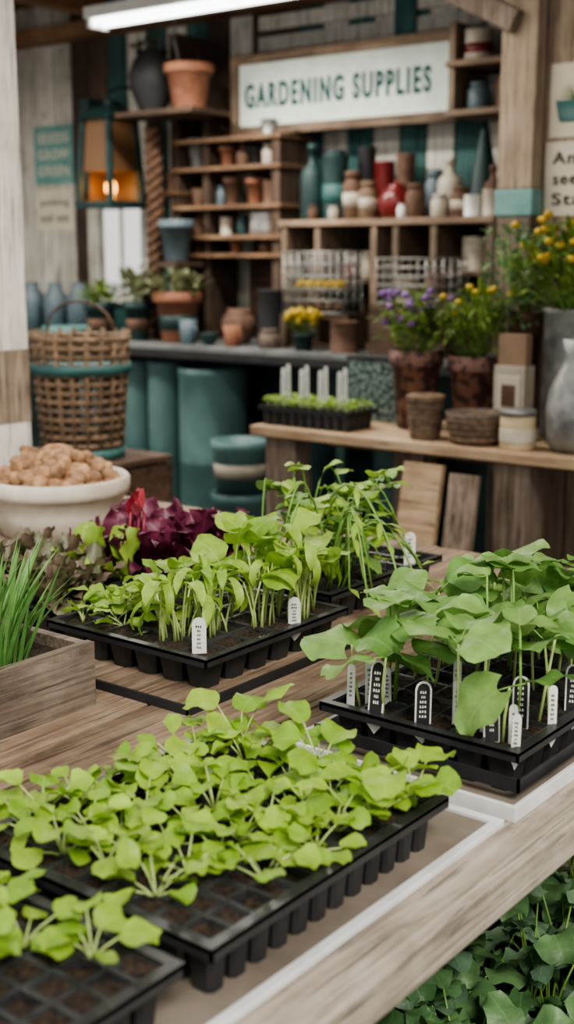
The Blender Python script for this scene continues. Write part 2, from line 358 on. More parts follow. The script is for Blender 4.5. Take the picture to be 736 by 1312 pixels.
def poster(name,x0,x1,y,z0,z1,bg,ink,txt,th=.006):
    m=M();m.box(x0,x1,y-th,y,z0,z1,bg);o=m.done(name)
    k=len(txt)
    if k:
        hh=(z1-z0)/(k+.6)
        for i,t in enumerate(txt): text(t,((x0+x1)/2,y-th-.001,z1-hh*(i+.8)),(x1-x0)*.78,hh*.6,ink,o,"printed_line",off=.012)
    return o
poster("seed_poster",-6.02,-5.68,5.25,1.93,2.27,TEALL,PAPER,["SEEDS","GROW","GREEN"])
poster("price_notice",-6.02,-5.70,5.253,1.66,1.90,PAPER,BLUEG,["potting","soil mix"])
# ------------------------------------------------------------------ shelves
m=M()
m.box(-4.62,-4.57,4.95,5.2,1.08,2.62,W_DARKV);m.box(-4.42,-4.38,4.97,5.2,1.08,2.35,W_DARKV)
m.box(-3.95,-3.90,4.95,5.2,1.08,2.08,W_DARKV)
for z,a,b in ((1.50,-4.6,-3.88),(1.59,-4.6,-3.88),(1.74,-4.6,-3.88),(1.93,-4.6,-3.88),(2.07,-4.6,-3.88),(1.82,-4.78,-4.56),(2.20,-4.6,-4.31)):
    m.box(a,b,4.93,5.22,z,z+.022,W_SHELF)
m.box(-4.3,-3.9,5.2,5.22,1.08,1.5,W_DARK)
m.done("ladder_shelf_unit",bevel=.003)
m=M()
for k in range(3):
    pts=[(-4.645+.028*math.cos(t*.5+k*2.094),4.85+.028*math.sin(t*.5+k*2.094),1.1+t*.0125) for t in range(0,86)]
    m.tube(pts,.022,ROPE,n=6)
m.box(-4.70,-4.59,4.795,4.905,1.08,1.11,W_DARK)
m.done("twisted_rope_column")
m=M()
m.box(-3.83,-2.66,4.85,5.2,1.645,1.675,W_CRATEH);m.box(-3.83,-2.66,4.85,5.2,1.08,1.10,W_CRATEH)
for x in (-3.82,-3.62,-3.30,-3.18,-2.98,-2.70): m.box(x,x+(.035),4.86,5.2,1.10,1.645,W_CRATE)
m.box(-3.58,-3.30,4.87,5.19,1.38,1.40,W_CRATEH)
m.box(-3.83,-2.66,5.2,5.22,1.08,1.66,W_DARK)
m.box(-2.94,-2.71,4.86,5.19,1.42,1.44,W_CRATEH)
m.done("crate_shelf_unit",bevel=.003)
m=M()
for z in (2.105,2.31): m.box(-2.96,-2.60,4.92,5.24,z,z+.025,W_CRATEH)
m.box(-2.96,-2.93,4.95,5.24,2.13,2.5,W_CRATE);m.box(-2.63,-2.59,4.95,5.24,1.68,2.6,W_CRATE)
m.done("wall_shelf",bevel=.003)
# ------------------------------------------------------------------ vessels
VP={
 'pot':[(.62,0),(.66,.02),(.86,.80),(.98,.80),(1,.84),(1,1),(.9,1),(.86,.9),(.0,.88)],
 'jar':[(.9,0),(1,.03),(1,.72),(.72,.82),(.72,.86),(.80,.86),(.80,1),(0,1)],
 'bottle':[(.9,0),(1,.03),(1,.58),(.85,.66),(.35,.74),(.32,.9),(.42,.9),(.42,1),(0,1)],
 'can':[(.97,0),(1,.02),(.96,.04),(.96,.95),(1,.97),(1,1),(.9,1),(.9,.96),(0,.96)],
 'cup':[(.7,0),(.8,.05),(1,1),(.93,1),(.85,.8),(0,.8)],
 'urn':[(.5,0),(.55,.05),(.95,.4),(1,.6),(.8,.82),(.6,.88),(.7,1),(.62,1),(.5,.9),(0,.9)],
 'bowl':[(.45,0),(.5,.05),(.85,.4),(1,.95),(1,1),(.94,1),(.8,.5),(0,.35)],
 'jug':[(.7,0),(.95,.08),(1,.35),(.9,.55),(.55,.75),(.45,.85),(.55,1),(.48,1),(.4,.85),(0,.8)],
 'teapot':[(.6,0),(.9,.15),(1,.45),(.85,.7),(.5,.82),(.5,.85),(.45,.88),(.2,.92),(.1,.94),(.13,.98),(0,1)],
}
def vessel(name,kind,x,y,z,h,r,mt,band=None,lid=None,plant=None,m=None,fin=True):
    m=m or M();m.lathe((x,y,z),[(a*r,b*h) for a,b in VP[kind]],mt,n=20)
    if band:
        def rad(t):
            P=VP[kind]
            for (a,b),(c,d) in zip(P,P[1:]):
                if b<=t<=d and d>b: return a+(c-a)*(t-b)/(d-b)
            return 1
        m.lathe((x,y,z),[(rad(.25)*r*1.012,.25*h),(rad(.4)*r*1.012,.4*h),(rad(.55)*r*1.012,.55*h)],band,n=20)
    if lid: m.lathe((x,y,z+h),[(r*.75,0),(r*.78,.01),(r*.7,.02),(0,.025)],lid,n=16)
    if kind in('cup','jug') :
        m.tube([(x+r*.8,y-.01,z+h*.75),(x+r*1.35,y-.01,z+h*.7),(x+r*1.35,y-.01,z+h*.35),(x+r*.85,y-.01,z+h*.2)],r*.09+.002,mt)
    if kind=='teapot':
        m.tube([(x+r*.8,y,z+h*.4),(x+r*1.2,y,z+h*.55),(x+r*1.4,y,z+h*.8)],[r*.16,r*.12,r*.08],mt,8)
        m.tube([(x-r*.8,y,z+h*.65),(x-r*1.3,y,z+h*.6),(x-r*1.3,y,z+h*.3),(x-r*.85,y,z+h*.2)],r*.08,mt)
    if plant: plant(m,x,y,z+h*.88,r)
    return m.done(name) if fin else m
def bushy(mt,n=60,hh=.12,sp=1.3,L=.04,W=.02,sh='lance',fl=None,nf=0,fs=.012):
    def f(m,x,y,z,r):
        m.lathe((x,y,z-.004),[(r*.8,0),(r*.5,.008),(0.001,.01)],SOIL,12)
        for i in range(n):
            a=U(0,6.28);k=U(.1,1);rr=r*sp*k;h=hh*U(.3,1)*(1.15-.4*k)
            p=(x+rr*math.cos(a),y+rr*math.sin(a),z+h)
            if i%3==0: m.tube([(x+r*.3*math.cos(a),y+r*.3*math.sin(a),z),(x+rr*.6*math.cos(a),y+rr*.6*math.sin(a),z+h*.6),p],.0018,STEM,n=4)
            for q in range(2): m.leaf(p,a+U(-1.2,1.2),U(-.2,1.3),L*U(.7,1.3),W*U(.8,1.2),sh,mt,bend=U(-1.2,-.2),nt=5,ns=3)
        for i in range(nf):
            a=U(0,6.28);k=math.sqrt(U(0,1));rr=r*sp*k;p=(x+rr*math.cos(a),y+rr*math.sin(a),z+hh*U(.6,1.15))
            m.blob(p,fs,fs,fs*.8,fl,n=6,k=4,rough=.3)
    return f
for n_,k,x,y,h,r,mt,b,l in [("teal_bottle",'bottle',-3.72,4.98,.36,.06,TEALD,None,None),("teal_canister",'can',-3.585,4.98,.30,.065,TEALD,TEAL,TEALD),
  ("brown_jar",'jar',-3.46,4.95,.22,.05,TERRAD,CREAM,None),("amber_jar",'jar',-3.36,4.93,.17,.045,WICK,CREAM,None),("red_teapot",'teapot',-3.22,4.95,.17,.085,RED,None,None),("dark_jar",'jar',-3.09,4.91,.15,.045,TERRAD,None,None),("cream_flask",'bottle',-3.0,5.06,.27,.06,CREAM,None,None),
  ("small_white_jar",'jar',-2.97,4.92,.10,.04,CREAM,None,None),("labelled_jar",'jar',-2.87,4.93,.13,.045,TERRAD,CREAM,None),("tall_brown_bottle",'bottle',-2.75,5.0,.22,.04,TERRAD,None,None),("small_white_tub",'can',-2.79,4.90,.09,.04,WPLA,None,None),("small_white_tub",'can',-2.70,4.90,.11,.04,CREAM,None,None),
  ("brown_canister",'can',-3.28,5.12,.30,.045,TERRAD,None,None),("red_canister",'can',-3.40,5.12,.27,.05,RED,None,None),("grey_flask",'jar',-3.12,5.12,.22,.045,BLUEG,None,None),("dark_flask",'can',-3.50,5.12,.34,.045,BLACKM,None,None),
  ("dark_teal_jar",'jar',-3.79,5.10,.22,.035,TEALD,None,None),("tiny_spice_jar",'jar',-3.65,4.89,.07,.025,TERRAD,None,None),("tiny_spice_jar",'jar',-3.53,4.89,.06,.025,CREAM,None,None),("tiny_spice_jar",'jar',-3.14,4.875,.06,.022,WPLA,None,None)]:
    vessel(n_,k,x,y,1.675,h,r,mt,b,l)
m=M();m.lathe((-2.87,5.13,1.675),[(.09,0),(.085,.04),(.02,.38),(.012,.42),(0,.42)],TEALD,16);m.done("teal_cone_cloche")
vessel("white_tin",'can',-2.85,5.02,2.335,.13,.065,CREAM,RED);vessel("dark_tin",'can',-2.71,5.05,2.335,.16,.05,TEALD)
vessel("brown_tin",'can',-2.71,5.05,2.13,.13,.06,TERRAD);vessel("small_crock",'jar',-2.85,5.03,2.13,.12,.05,BLUEG)
for n_,k,x,z,h,r,mt in [("small_terracotta_pot",'pot',-4.12,1.762,.13,.05,TERRA),("small_terracotta_pot",'pot',-4.27,1.762,.14,.05,TERRAD),("brown_mug",'cup',-4.50,1.762,.09,.04,TERRAD),
  ("small_terracotta_pot",'pot',-4.30,1.952,.10,.045,TERRA),("pink_bottle",'bottle',-4.20,1.952,.11,.035,TERRAD),("cream_jar",'jar',-4.03,1.952,.10,.035,CREAM),("grey_bucket",'pot',-4.50,1.952,.15,.06,GALV),
  ("small_tin",'can',-4.31,1.612,.09,.035,CREAM),("brown_bottle",'bottle',-4.50,1.612,.12,.035,TERRAD),("small_teal_jar",'jar',-4.20,1.612,.10,.035,TEALD),
  ("small_tin",'can',-4.67,1.842,.10,.04,TERRAD),("small_dark_pot",'pot',-4.11,1.952,.09,.035,BLACKM),("brown_crock",'can',-4.02,1.762,.12,.04,TERRAD),
  ("brown_crock",'urn',-4.30,1.08,.16,.07,TERRAD),("tiny_brown_pot",'urn',-4.05,1.522,.065,.04,TERRAD),("tiny_brown_pot",'pot',-4.25,1.522,.06,.035,TERRA),("small_tin",'can',-4.03,2.092,.08,.04,GALV),
  ("grey_jar",'jar',-4.345,1.762,.10,.025,BLUEG),("tiny_brown_pot",'pot',-4.50,1.522,.06,.035,TERRAD)]:
    vessel(n_,k,x,5.03 if z!=1.08 else 5.08,z,h,r,mt)
vessel("slate_blue_bucket",'pot',-4.49,4.84,1.48,.21,.095,BLUEG)
m=M();m.box(-4.58,-4.40,4.74,4.948,1.455,1.48,W_DARK);m.box(-4.51,-4.47,4.90,4.948,1.3,1.455,W_DARKV);m.done("bucket_bracket_shelf")
m=M();m.box(-4.73,-4.21,4.66,4.948,2.19,2.215,W_DARK);m.done("pot_ledge_shelf")
vessel("terracotta_pot",'pot',-4.35,4.80,2.215,.215,.125,TERRA)
vessel("dark_planter_pot",'urn',-4.60,4.80,2.215,.30,.12,BLACKM,plant=bushy(L_DARK,25,.12,.9))
m=M();m.tube([(-4.33,4.71,2.43),(-4.36,4.70,2.55),(-4.30,4.72,2.95)],.004,WIRE);m.done("hanging_wire")
m=M();m.box(-4.12,-3.98,4.985,5.0,1.612,1.735,W_CRATE);m.box(-4.105,-3.995,4.98,4.985,1.63,1.72,GALV);m.done("small_picture_frame")
# ------------------------------------------------------------------ counter
m=M()
m.box(-4.75,-2.30,4.55,5.22,1.05,1.08,COUNTER);m.box(-4.75,-2.30,4.55,4.57,1.01,1.05,BLACKM)
m.box(-5.95,-4.75,4.55,5.22,1.05,1.08,TEALL);m.box(-5.95,-4.75,4.55,4.57,1.0,1.05,BLACKM)
x=-5.9
while x<-2.35: m.box(x,x+.196,5.0,5.03,0,1.05,TEALD);x+=.2
for x in (-5.9,-4.87,-3.3,-2.4): m.box(x,x+.05,4.6,4.65,0,1.05,TEALD)
m.done("shop_counter",bevel=.004)
RUSTY=mat("teal_barrel_rusted",(.13,.24,.23),(.05,.12,.12),rough=.5,scale=3,bump=.1)
def barrel(name,x,y,r,h,mt):
    m=M();m.lathe((x,y,0),[(r,0),(r,.02),(r,h*.5),(r*1.02,h*.5+.01),(r,h*.5+.02),(r,h-.04),(r*1.03,h-.03),(r*1.03,h),(r*.93,h),(r*.92,h-.03),(0,h-.03)],mt,n=28);return m.done(name)
barrel("teal_barrel",-4.72,4.78,.10,.97,RUSTY);barrel("teal_barrel",-4.48,4.74,.10,.98,RUSTY);barrel("teal_barrel",-4.16,4.74,.175,.96,RUSTY)
barrel("teal_barrel",-5.04,4.80,.13,.93,RUSTY);barrel("dark_barrel",-3.60,4.82,.15,.78,TEALD);barrel("dark_barrel",-3.05,4.80,.15,.74,TEALD)
m=M()
for k in range(3):
    z=k*.235
    m.lathe((-3.55,4.22,z),[(.105,0),(.125,.19),(.132,.20),(.132,.235),(.12,.235),(.118,.21),(0,.2)],RUSTY,n=24)
m.lathe((-3.55,4.22,.47),[(.1150,.075),(.1215,.135)],CREAM,n=24)
m.done("stacked_teal_buckets")
def counterpot(n_,x,y,h,r,mt,pl,k='pot',band=None): vessel(n_,k,x,y,1.08,h,r,mt,band=band,plant=pl)
counterpot("terracotta_planter",-4.36,4.70,.25,.125,TERRA,bushy(L_SAGE,60,.12,1.0,.07,.035),band=TEALD)
counterpot("succulent_pot",-4.62,4.68,.20,.08,TEALD,bushy(L_SAGE,50,.17,1.1,.08,.04),band=TERRAD)
counterpot("herb_pot",-4.88,4.66,.19,.09,TEALD,bushy(L_POT,50,.12,1.1,.06,.03),band=TERRAD)
counterpot("dark_tall_canister",-3.80,4.76,.27,.07,BLACKM,None,'can')
counterpot("brown_urn",-4.02,4.78,.17,.09,TERRAD,None,'urn')
counterpot("small_brown_cup",-3.93,4.62,.10,.045,TERRA,None,'cup')
counterpot("blue_mug",-4.20,4.60,.12,.045,BLUEG,None,'cup')
counterpot("dark_blue_bowl",-4.08,4.62,.06,.045,TEALD,None,'bowl')
counterpot("yellow_flower_pot",-3.50,4.62,.08,.055,TEALD,bushy(L_POT,40,.10,1.4,.03,.015,fl=YEL,nf=40,fs=.016))
counterpot("grey_tin",-3.27,4.62,.14,.065,TERRAD,None,'can')
counterpot("small_grey_crock",-3.70,4.62,.09,.05,WICKD,None,'jar')
m=M()
for x in (-5.75,-5.55,-5.35): m.lathe((x,4.95,1.08),[(.07,0),(.07,.20),(.04,.24),(.04,.28),(0,.28)],BLUEG,16)
m.done("dark_milk_cans")
m=M();m.lathe((-5.18,4.73,1.08),[(.14,0),(.16,.03),(.165,.05),(.15,.05),(.14,.035),(0,.03)],TEALL,24);m.done("teal_serving_tray")
def wire_basket(name,x0,x1,y0,y1,z0,z1,nh=6,nv=9,shelf=None):
    m=M();r=.0045
    for z in [z0+r+(z1-z0-2*r)*k/(nh-1) for k in range(nh)]:
        m.tube([(x0,y0,z),(x1,y0,z),(x1,y1,z),(x0,y1,z),(x0,y0,z)],r,WIRE,n=5)
    for k in range(nv):
        x=x0+(x1-x0)*k/(nv-1)
        m.tube([(x,y0,z1),(x,y0,z0),(x,y1,z0),(x,y1,z1)],r*.8,WIRE,n=4)
    for k in range(5):
        y=y0+(y1-y0)*k/4;m.tube([(x0,y,z1),(x0,y,z0),(x1,y,z0),(x1,y,z1)],r*.8,WIRE,n=4)
    if shelf: shelf(m)
    return m.done(name)
def fill1(m):
    m.box(-3.66,-3.36,4.72,4.82,1.345,1.35,WIRE)
    for i in range(5): m.blob((-3.62+i*.055,4.77,1.375),.03,.04,.022,YEL)
    for i in range(5): m.blob((-3.62+i*.055,4.77,1.275),.028,.03,.022,WICK)
wire_basket("wire_basket",-3.68,-3.33,4.70,4.84,1.245,1.53,shelf=fill1)
m=M();m.box(-3.70,-3.31,4.70,4.845,1.22,1.243,W_DARK)
for a in (-3.70,-3.34):
    for b in (4.70,4.81): m.box(a,a+.03,b,b+.03,1.08,1.22,W_DARKV)
m.done("riser_stand")
wire_basket("black_wire_basket",-3.10,-2.76,4.62,4.82,1.30,1.50)
m=M();m.box(-3.12,-2.74,4.60,4.84,1.08,1.298,W_DARK);m.done("wooden_riser_box")
vessel("cream_tub",'can',-3.0,4.72,1.305,.10,.05,CREAM);vessel("brown_tub",'jar',-2.86,4.72,1.305,.13,.05,TERRAD)
for x,mt in ((-3.42,TERRAD),(-3.52,BLUEG)): vessel("crate_bottle",'bottle',x,5.0,1.10,.22,.035,mt)
for x,mt in ((-3.40,CREAM),(-3.51,RED)): vessel("crate_jar",'jar',x,5.0,1.40,.13,.04,mt)
vessel("crate_crock",'urn',-2.83,5.0,1.10,.24,.08,TERRAD);vessel("crate_tin",'can',-2.83,5.0,1.44,.15,.06,CREAM)
vessel("crate_can",'can',-3.69,5.0,1.10,.40,.055,WICKD,TERRAD);vessel("crate_can",'can',-3.08,5.02,1.10,.35,.055,BLACKM)
# ------------------------------------------------------------------ left side: tall wicker basket
m=M();bx,by,bz=-3.31,3.06,.80
for k in range(14):
    z=bz+.02+k*.031;r=.135+.035*(k/13)
    m.tube([(bx+(r+.006*math.cos(a*9+k*math.pi))*math.cos(a*.2618),by+(r+.006*math.cos(a*9+k*math.pi))*math.sin(a*.2618),z) for a in range(25)],.011,WICK if k%5 else WICKD,n=5)
for k in range(20):
    a=k*.314;m.tube([(bx+.135*math.cos(a),by+.135*math.sin(a),bz),(bx+.172*math.cos(a),by+.172*math.sin(a),bz+.45)],.009,WICK,n=5)
for z,r in ((bz+.30,.170),(bz+.0,.142)): m.lathe((bx,by,z),[(r,0),(r+.006,.0),(r+.008,.035),(r+.002,.035)],TEAL,24)
m.lathe((bx,by,bz),[(0,.0),(.135,0),(.135,.01),(0,.01)],WICKD,20)
m.tube([(bx+.17*math.cos(t)*1,by,bz+.45+.10*math.sin(t)) for t in [i*math.pi/10 for i in range(11)]],.005,TERRAD)
m.done("tall_wicker_basket")
m=M();a0,a1=-3.60,-3.08
for z in (.0,.2,.4,.6):
    m.box(a0,a1,2.85,2.87,z+.03,z+.17,W_DARK);m.box(a0,a1,3.26,3.28,z+.03,z+.17,W_DARK);m.box(a1-.02,a1,2.87,3.26,z+.03,z+.17,W_DARK);m.box(a0,a0+.02,2.87,3.26,z+.03,z+.17,W_DARK)
for a,b in ((a0+.02,2.87),(a1-.06,2.87),(a0+.02,3.22),(a1-.06,3.22)): m.box(a,a+.04,b,b+.04,0,.78,W_DARKV)
m.box(a0,a1,2.85,3.28,.78,.80,W_DARK);m.done("slatted_crate_stand")
m=M();m.box(-3.58,-3.49,2.86,2.93,.80,1.30,TEAL);m.box(-3.585,-3.485,2.855,2.935,1.30,1.33,TEALL);m.done("teal_painted_board")
# ------------------------------------------------------------------ back bench
m=M()
m.box(-2.80,-1.0,3.38,3.66,.885,.92,W_BENCH);m.box(-2.80,-1.0,3.665,3.92,.885,.92,W_BENCH)
for x in (-2.76,-1.85,-1.15): m.box(x,x+.13,3.42,3.52,0,.885,W_LEG)
for x in (-2.45,-1.5): m.box(x,x+.12,3.78,3.88,0,.885,W_LEG)
m.box(-2.76,-1.1,3.45,3.85,.18,.21,W_LEG);m.box(-2.76,-1.05,3.80,3.84,.80,.885,W_LEG)
m.done("wooden_display_bench",bevel=.005)
m=M();m.beam((-2.06,3.20,.02),(-2.06,3.36,.86),.14,.025,W_BENCH);m.beam((-1.91,3.22,.02),(-1.91,3.355,.84),.10,.02,W_LEG);m.done("leaning_planks")
m=M();bx,by=-1.56,3.10
m.lathe((bx,by,0),[(.16,0),(.18,.02),(.21,.52),(.22,.53),(.22,.57),(.205,.57),(.19,.5),(0,.5)],WICKD,24)
for i in range(60):
    a=U(0,6.28);r=.18*math.sqrt(U(0,1));m.blob((bx+r*math.cos(a),by+r*math.sin(a),.53+.07*(1-r/.18)+U(0,.02)),U(.03,.045),U(.025,.035),.025,STONE,yaw=U(0,6))
m.done("basket_of_potatoes")
vessel("under_bench_crock",'urn',-2.28,3.62,.21,.34,.13,TEALD);vessel("under_bench_pot",'pot',-2.58,3.66,.21,.30,.12,BLACKM)
# ------------------------------------------------------------------ trays
def cell_tray(name,x0,x1,y0,y1,z0,zt,nx,ny,fill=.010,lip=.012):
    m=M()
    for a,b,c,d in ((x0,x1,y0,y0+lip),(x0,x1,y1-lip,y1),(x0,x0+lip,y0+lip,y1-lip),(x1-lip,x1,y0+lip,y1-lip)): m.box(a,b,c,d,zt-.004,zt+.001,BLACK)
    sk=.012
    for a,b,c,d in ((x0,x1,y0,y0+.003),(x0,x1,y1-.003,y1),(x0,x0+.003,y0,y1),(x1-.003,x1,y0,y1)): m.box(a,b,c,d,zt-sk,zt,BLACK)
    X0,X1,Y0,Y1=x0+lip,x1-lip,y0+lip,y1-lip;px=(X1-X0)/nx;py=(Y1-Y0)/ny;g=.003
    cells=[]
    for i in range(nx):
        for j in range(ny):
            a,b,c,d=X0+i*px,X0+(i+1)*px,Y0+j*py,Y0+(j+1)*py
            def sq(ins,z): return [(a+ins,c+ins,z),(b-ins,c+ins,z),(b-ins,d-ins,z),(a+ins,d-ins,z)]
            def oc(ins,z,ch=.22):
                xa,xb,ya,yb=a+ins,b-ins,c+ins,d-ins;k=min(xb-xa,yb-ya)*ch
                return [(xa+k,ya,z),(xb-k,ya,z),(xb,ya+k,z),(xb,yb-k,z),(xb-k,yb,z),(xa+k,yb,z),(xa,yb-k,z),(xa,ya+k,z)]
            zs=zt-fill*U(.5,1.5);t=min(px,py)*.16
            vs=sq(0,zt-.001)+sq(g,zt)+sq(g+.002,zs)
            fs=[]
            for k in range(4):
                q=(k+1)%4;fs+=[(k,q,4+q,4+k),(4+k,4+q,8+q,8+k)]
            m.add(vs,fs,BLACK)
            vs=oc(g*.4,zt-.004,.15)+oc(t,z0);fs=[(8+k,8+(k+1)%8,(k+1)%8,k) for k in range(8)]+[tuple(reversed(range(8,16)))]
            m.add(vs,fs,BLACK,False)
            n=5;xs=[a+g+.001+(px-2*g-.002)*u/(n-1) for u in range(n)];ys=[c+g+.001+(py-2*g-.002)*u/(n-1) for u in range(n)]
            vs=[(X,Y,zs+U(-.002,.005)) for Y in ys for X in xs]
            m.add(vs,[(r*n+q,r*n+q+1,(r+1)*n+q+1,(r+1)*n+q) for r in range(n-1) for q in range(n-1)],SOIL,True)
            if R.random()<.5:
                for _ in range(3): m.blob((U(a,b),U(c,d),zt+U(-.003,.001)),U(.0015,.003),U(.0015,.003),.0015,SOIL,n=5,k=3)
            cells.append(((a+b)/2,(c+d)/2,zs))
    return m,cells
def ccur(p0,a,h,out,n=4):
    return [(p0[0]+out*math.cos(a)*(k/(n-1))**1.6,p0[1]+out*math.sin(a)*(k/(n-1))**1.6,p0[2]+h*(k/(n-1))) for k in range(n)]
def seedling(m,p,h=.04,nl=5,L=.032,W=.028,sh='round',mt=None,st=None,spread=.022,pr=.0012,bend=-.9,pit=(.0,.6),wave=.16,fold=.4,nt=8,ns=5,lobe=0):
    mt=mt or L_SEED;st=st or STEMP;a0=U(0,6.28)
    for k in range(nl):
        a=a0+k*2.4+U(-.3,.3);hh=h*U(.6,1.1)*(1-.07*k);o=spread*U(.5,1.2)
        pts=ccur(p,a,hh,o);m.tube(pts,[pr*1.2,pr*1.1,pr,pr*.8],st,n=4)
        m.leaf(pts[-1],a+U(-.3,.3),U(*pit),L*U(.75,1.25),W*U(.75,1.2),sh,mt,bend=bend*U(.4,1.3),fold=fold*U(-.6,1.4),wave=wave,nt=nt,ns=ns,roll=U(-.5,.5),lobe=lobe)
def tag(m,x,y,z,h=.06,w=.013,yaw=-.5,tilt=.1,panel=False,lines=4,mt=None):
    T=Matrix.Translation((x,y,z))@Matrix.Rotation(yaw,4,'Z')@Matrix.Rotation(tilt,4,'X')
    old=m.T;m.T=T
    o=[(0,-.02),(w/2,-.008),(w/2,h-w/2)]+[(w/2*math.cos(a),h-w/2+w/2*math.sin(a)) for a in (math.pi*.2,math.pi*.35,math.pi*.5,math.pi*.65,math.pi*.8)]+[(-w/2,h-w/2),(-w/2,-.008)]
    n=len(o);th=.0008
    m.add([(a,-th,b) for a,b in o]+[(a,th,b) for a,b in o],[tuple(range(n)),tuple(reversed(range(n,2*n)))]+[(i,n+i,n+(i+1)%n,(i+1)%n) for i in range(n)],mt or WPLA)
    ink=INK
    if panel:
        q=[(a*.80,max(b,.004)*.97) for a,b in o[1:]]
        m.add([(a,-th-.0004,b) for a,b in q],[tuple(range(len(q)))],BLACKM);ink=WPLA
    zz=h*.86
    for i in range(lines+3):
        ww=w*.5*U(.5,1);zz-=h*.10
        if zz<h*.2: break
        k=3
        for q in range(k):
            xa=-ww/2+ww*q/k;m.add([(xa,-th-.0008,zz),(xa+ww/k*.7,-th-.0008,zz+U(-.0006,.0006)),(xa+ww/k*.7*U(.6,1),-th-.0008,zz+h*.05),(xa+.0003,-th-.0008,zz+h*.05)],[(0,1,2,3)],ink)
    m.T=old
Z=.85
m,cells=cell_tray("seedling_tray",-1.0,-.655,.735,1.135,Z+.004,.912,9,12,fill=.006)
for xi in range(5):
    for j in range(9):
        x=-.705-.064*xi+U(-.010,.010);y=.782+.040*j+U(-.012,.012)
        if xi==0 and y<.85: continue
        seedling(m,(x,y,.905),h=U(.026,.052),nl=R.choice((6,7,8)),L=U(.022,.036),W=U(.023,.036),sh=R.choice(('round','obov','round')),spread=.024)
for (x,y) in ((-.695,1.06),(-.68,1.10),(-.93,1.10),(-.80,1.09)): seedling(m,(x,y,.904),h=.062,nl=6,L=.042,W=.042,sh='round',spread=.030)
m.done("seedling_tray")
m,cells=cell_tray("seedling_tray",-1.01,-.665,.30,.712,Z+.004,.908,9,12,fill=.006)
for (x,y) in ((-.735,.67),(-.80,.65),(-.87,.67),(-.79,.58),(-.90,.60),(-.95,.66),(-.86,.53),(-.93,.52),(-.84,.60),(-.96,.59),(-.90,.66),(-.80,.50),(-.85,.46)): seedling(m,(x,y,.902),h=.038,nl=7,L=.030,W=.029,spread=.024)
m.done("seedling_tray")
def flat_tray(name,x0,x1,y0,y1,z,hh=.018,lw=.004):
    m=M();m.box(x0+lw,x1-lw,y0+lw,y1-lw,z,z+.004,DUST)
    for a,b,c,d in ((x0,x1,y0,y0+lw),(x0,x1,y1-lw,y1),(x0,x0+lw,y0+lw,y1-lw),(x1-lw,x1,y0+lw,y1-lw)): m.box(a,b,c,d,z,z+hh,WTRAY)
    return m.done(name,bevel=.001)
flat_tray("white_drip_tray",-1.03,-.632,.25,1.225,Z,.008,.012)
flat_tray("white_drip_tray",-.97,-.625,1.238,1.90,Z,.020,.006)
m,cells=cell_tray("bean_seedling_tray",-.945,-.648,1.285,1.86,Z+.004,.915,6,11,fill=.008)
m.box(-.95,-.643,1.28,1.283,.868,.885,BLACK);m.box(-.646,-.643,1.28,1.86,.868,.885,BLACK)
for i in range(5):
    for j in range(8):
        if (i*7+j)%9==5: continue
        x=-.905+.055*i+U(-.012,.012);y=1.320+.066*j+U(-.018,.018);p=(x,y,.90);h=U(.085,.135)
        a=U(0,6.28);top=(x+U(-.015,.015),y+U(-.015,.015),.90+h)
        m.tube([p,((x+top[0])/2+U(-.004,.004),(y+top[1])/2,.90+h*.5),top],[.0024,.0020,.0016],STEMP,n=6)
        for k in range(R.choice((2,3))):
            b=a+k*2.6+U(-.5,.5);o=U(.008,.022);q=(top[0]+o*math.cos(b),top[1]+o*math.sin(b),top[2]+U(-.01,.015))
            m.tube([top,q],.0012,STEM,n=4)
            m.leaf(q,b,U(-.6,.6),U(.056,.076),U(.064,.086),'round' if k%3 else 'heart',L_BEAN,bend=U(-1.4,-.4),fold=U(-.35,.35),wave=.16,nt=11,ns=7,roll=U(-.5,.5))
for k in range(12):
    x,y=U(-.90,-.67),U(1.34,1.8);h=U(.14,.17)
    m.tube([(x,y,.90),(x+.004,y,.90+h*.5),(x,y,.90+h)],.0018,STEM,n=5)
    for q in range(2): m.leaf((x,y,.90+h),U(0,6.28),U(0,.7),U(.04,.055),U(.044,.058),'round',L_BEAN,bend=-.6,nt=10,ns=5)
for (x,y,h,p) in ((-.865,1.30,.062,True),(-.795,1.305,.052,True),(-.915,1.315,.045,False),(-.895,1.33,.05,False),(-.875,1.345,.045,False),(-.76,1.33,.05,False),(-.74,1.315,.046,False),(-.725,1.34,.052,False),(-.745,1.36,.052,False),(-.70,1.315,.050,True),(-.662,1.305,.036,False),(-.674,1.32,.040,False),(-.80,1.40,.055,False),(-.695,1.38,.06,True),(-.665,1.47,.055,True),(-.67,1.58,.05,False),(-.68,1.66,.05,False),(-.66,1.40,.045,False)):
    tag(m,x,y,.905,h+.015,.021 if p else .011,yaw=.50+U(-.3,.3),tilt=U(-.2,.15),panel=p)
m.done("bean_seedling_tray")
m=M();m.box(-1.56,-1.165,1.265,1.72,Z,Z+.010,W_TABLE);m.box(-1.56,-1.163,1.262,1.267,Z,Z+.014,BLACKM);m.box(-1.168,-1.162,1.262,1.72,Z,Z+.014,BLACKM);m.done("thin_base_board")
m,cells=cell_tray("mixed_seedling_tray",-1.53,-1.18,1.32,1.685,Z+.010,.915,6,6,fill=.005)
for k in range(12):
    x=-1.50+.17*U(0,1);y=1.35+U(0,.14);seedling(m,(x,y,.908),h=U(.025,.055),nl=5,L=.038,W=.032,sh='obov',mt=L_STRAP,spread=.02,lobe=.2)
for (x,y) in ((-1.37,1.42),(-1.38,1.50),(-1.42,1.50),(-1.47,1.55)): seedling(m,(x,y,.908),h=U(.06,.10),nl=4,L=.048,W=.042,sh='round',mt=L_LET,spread=.022,pit=(.2,1.1))
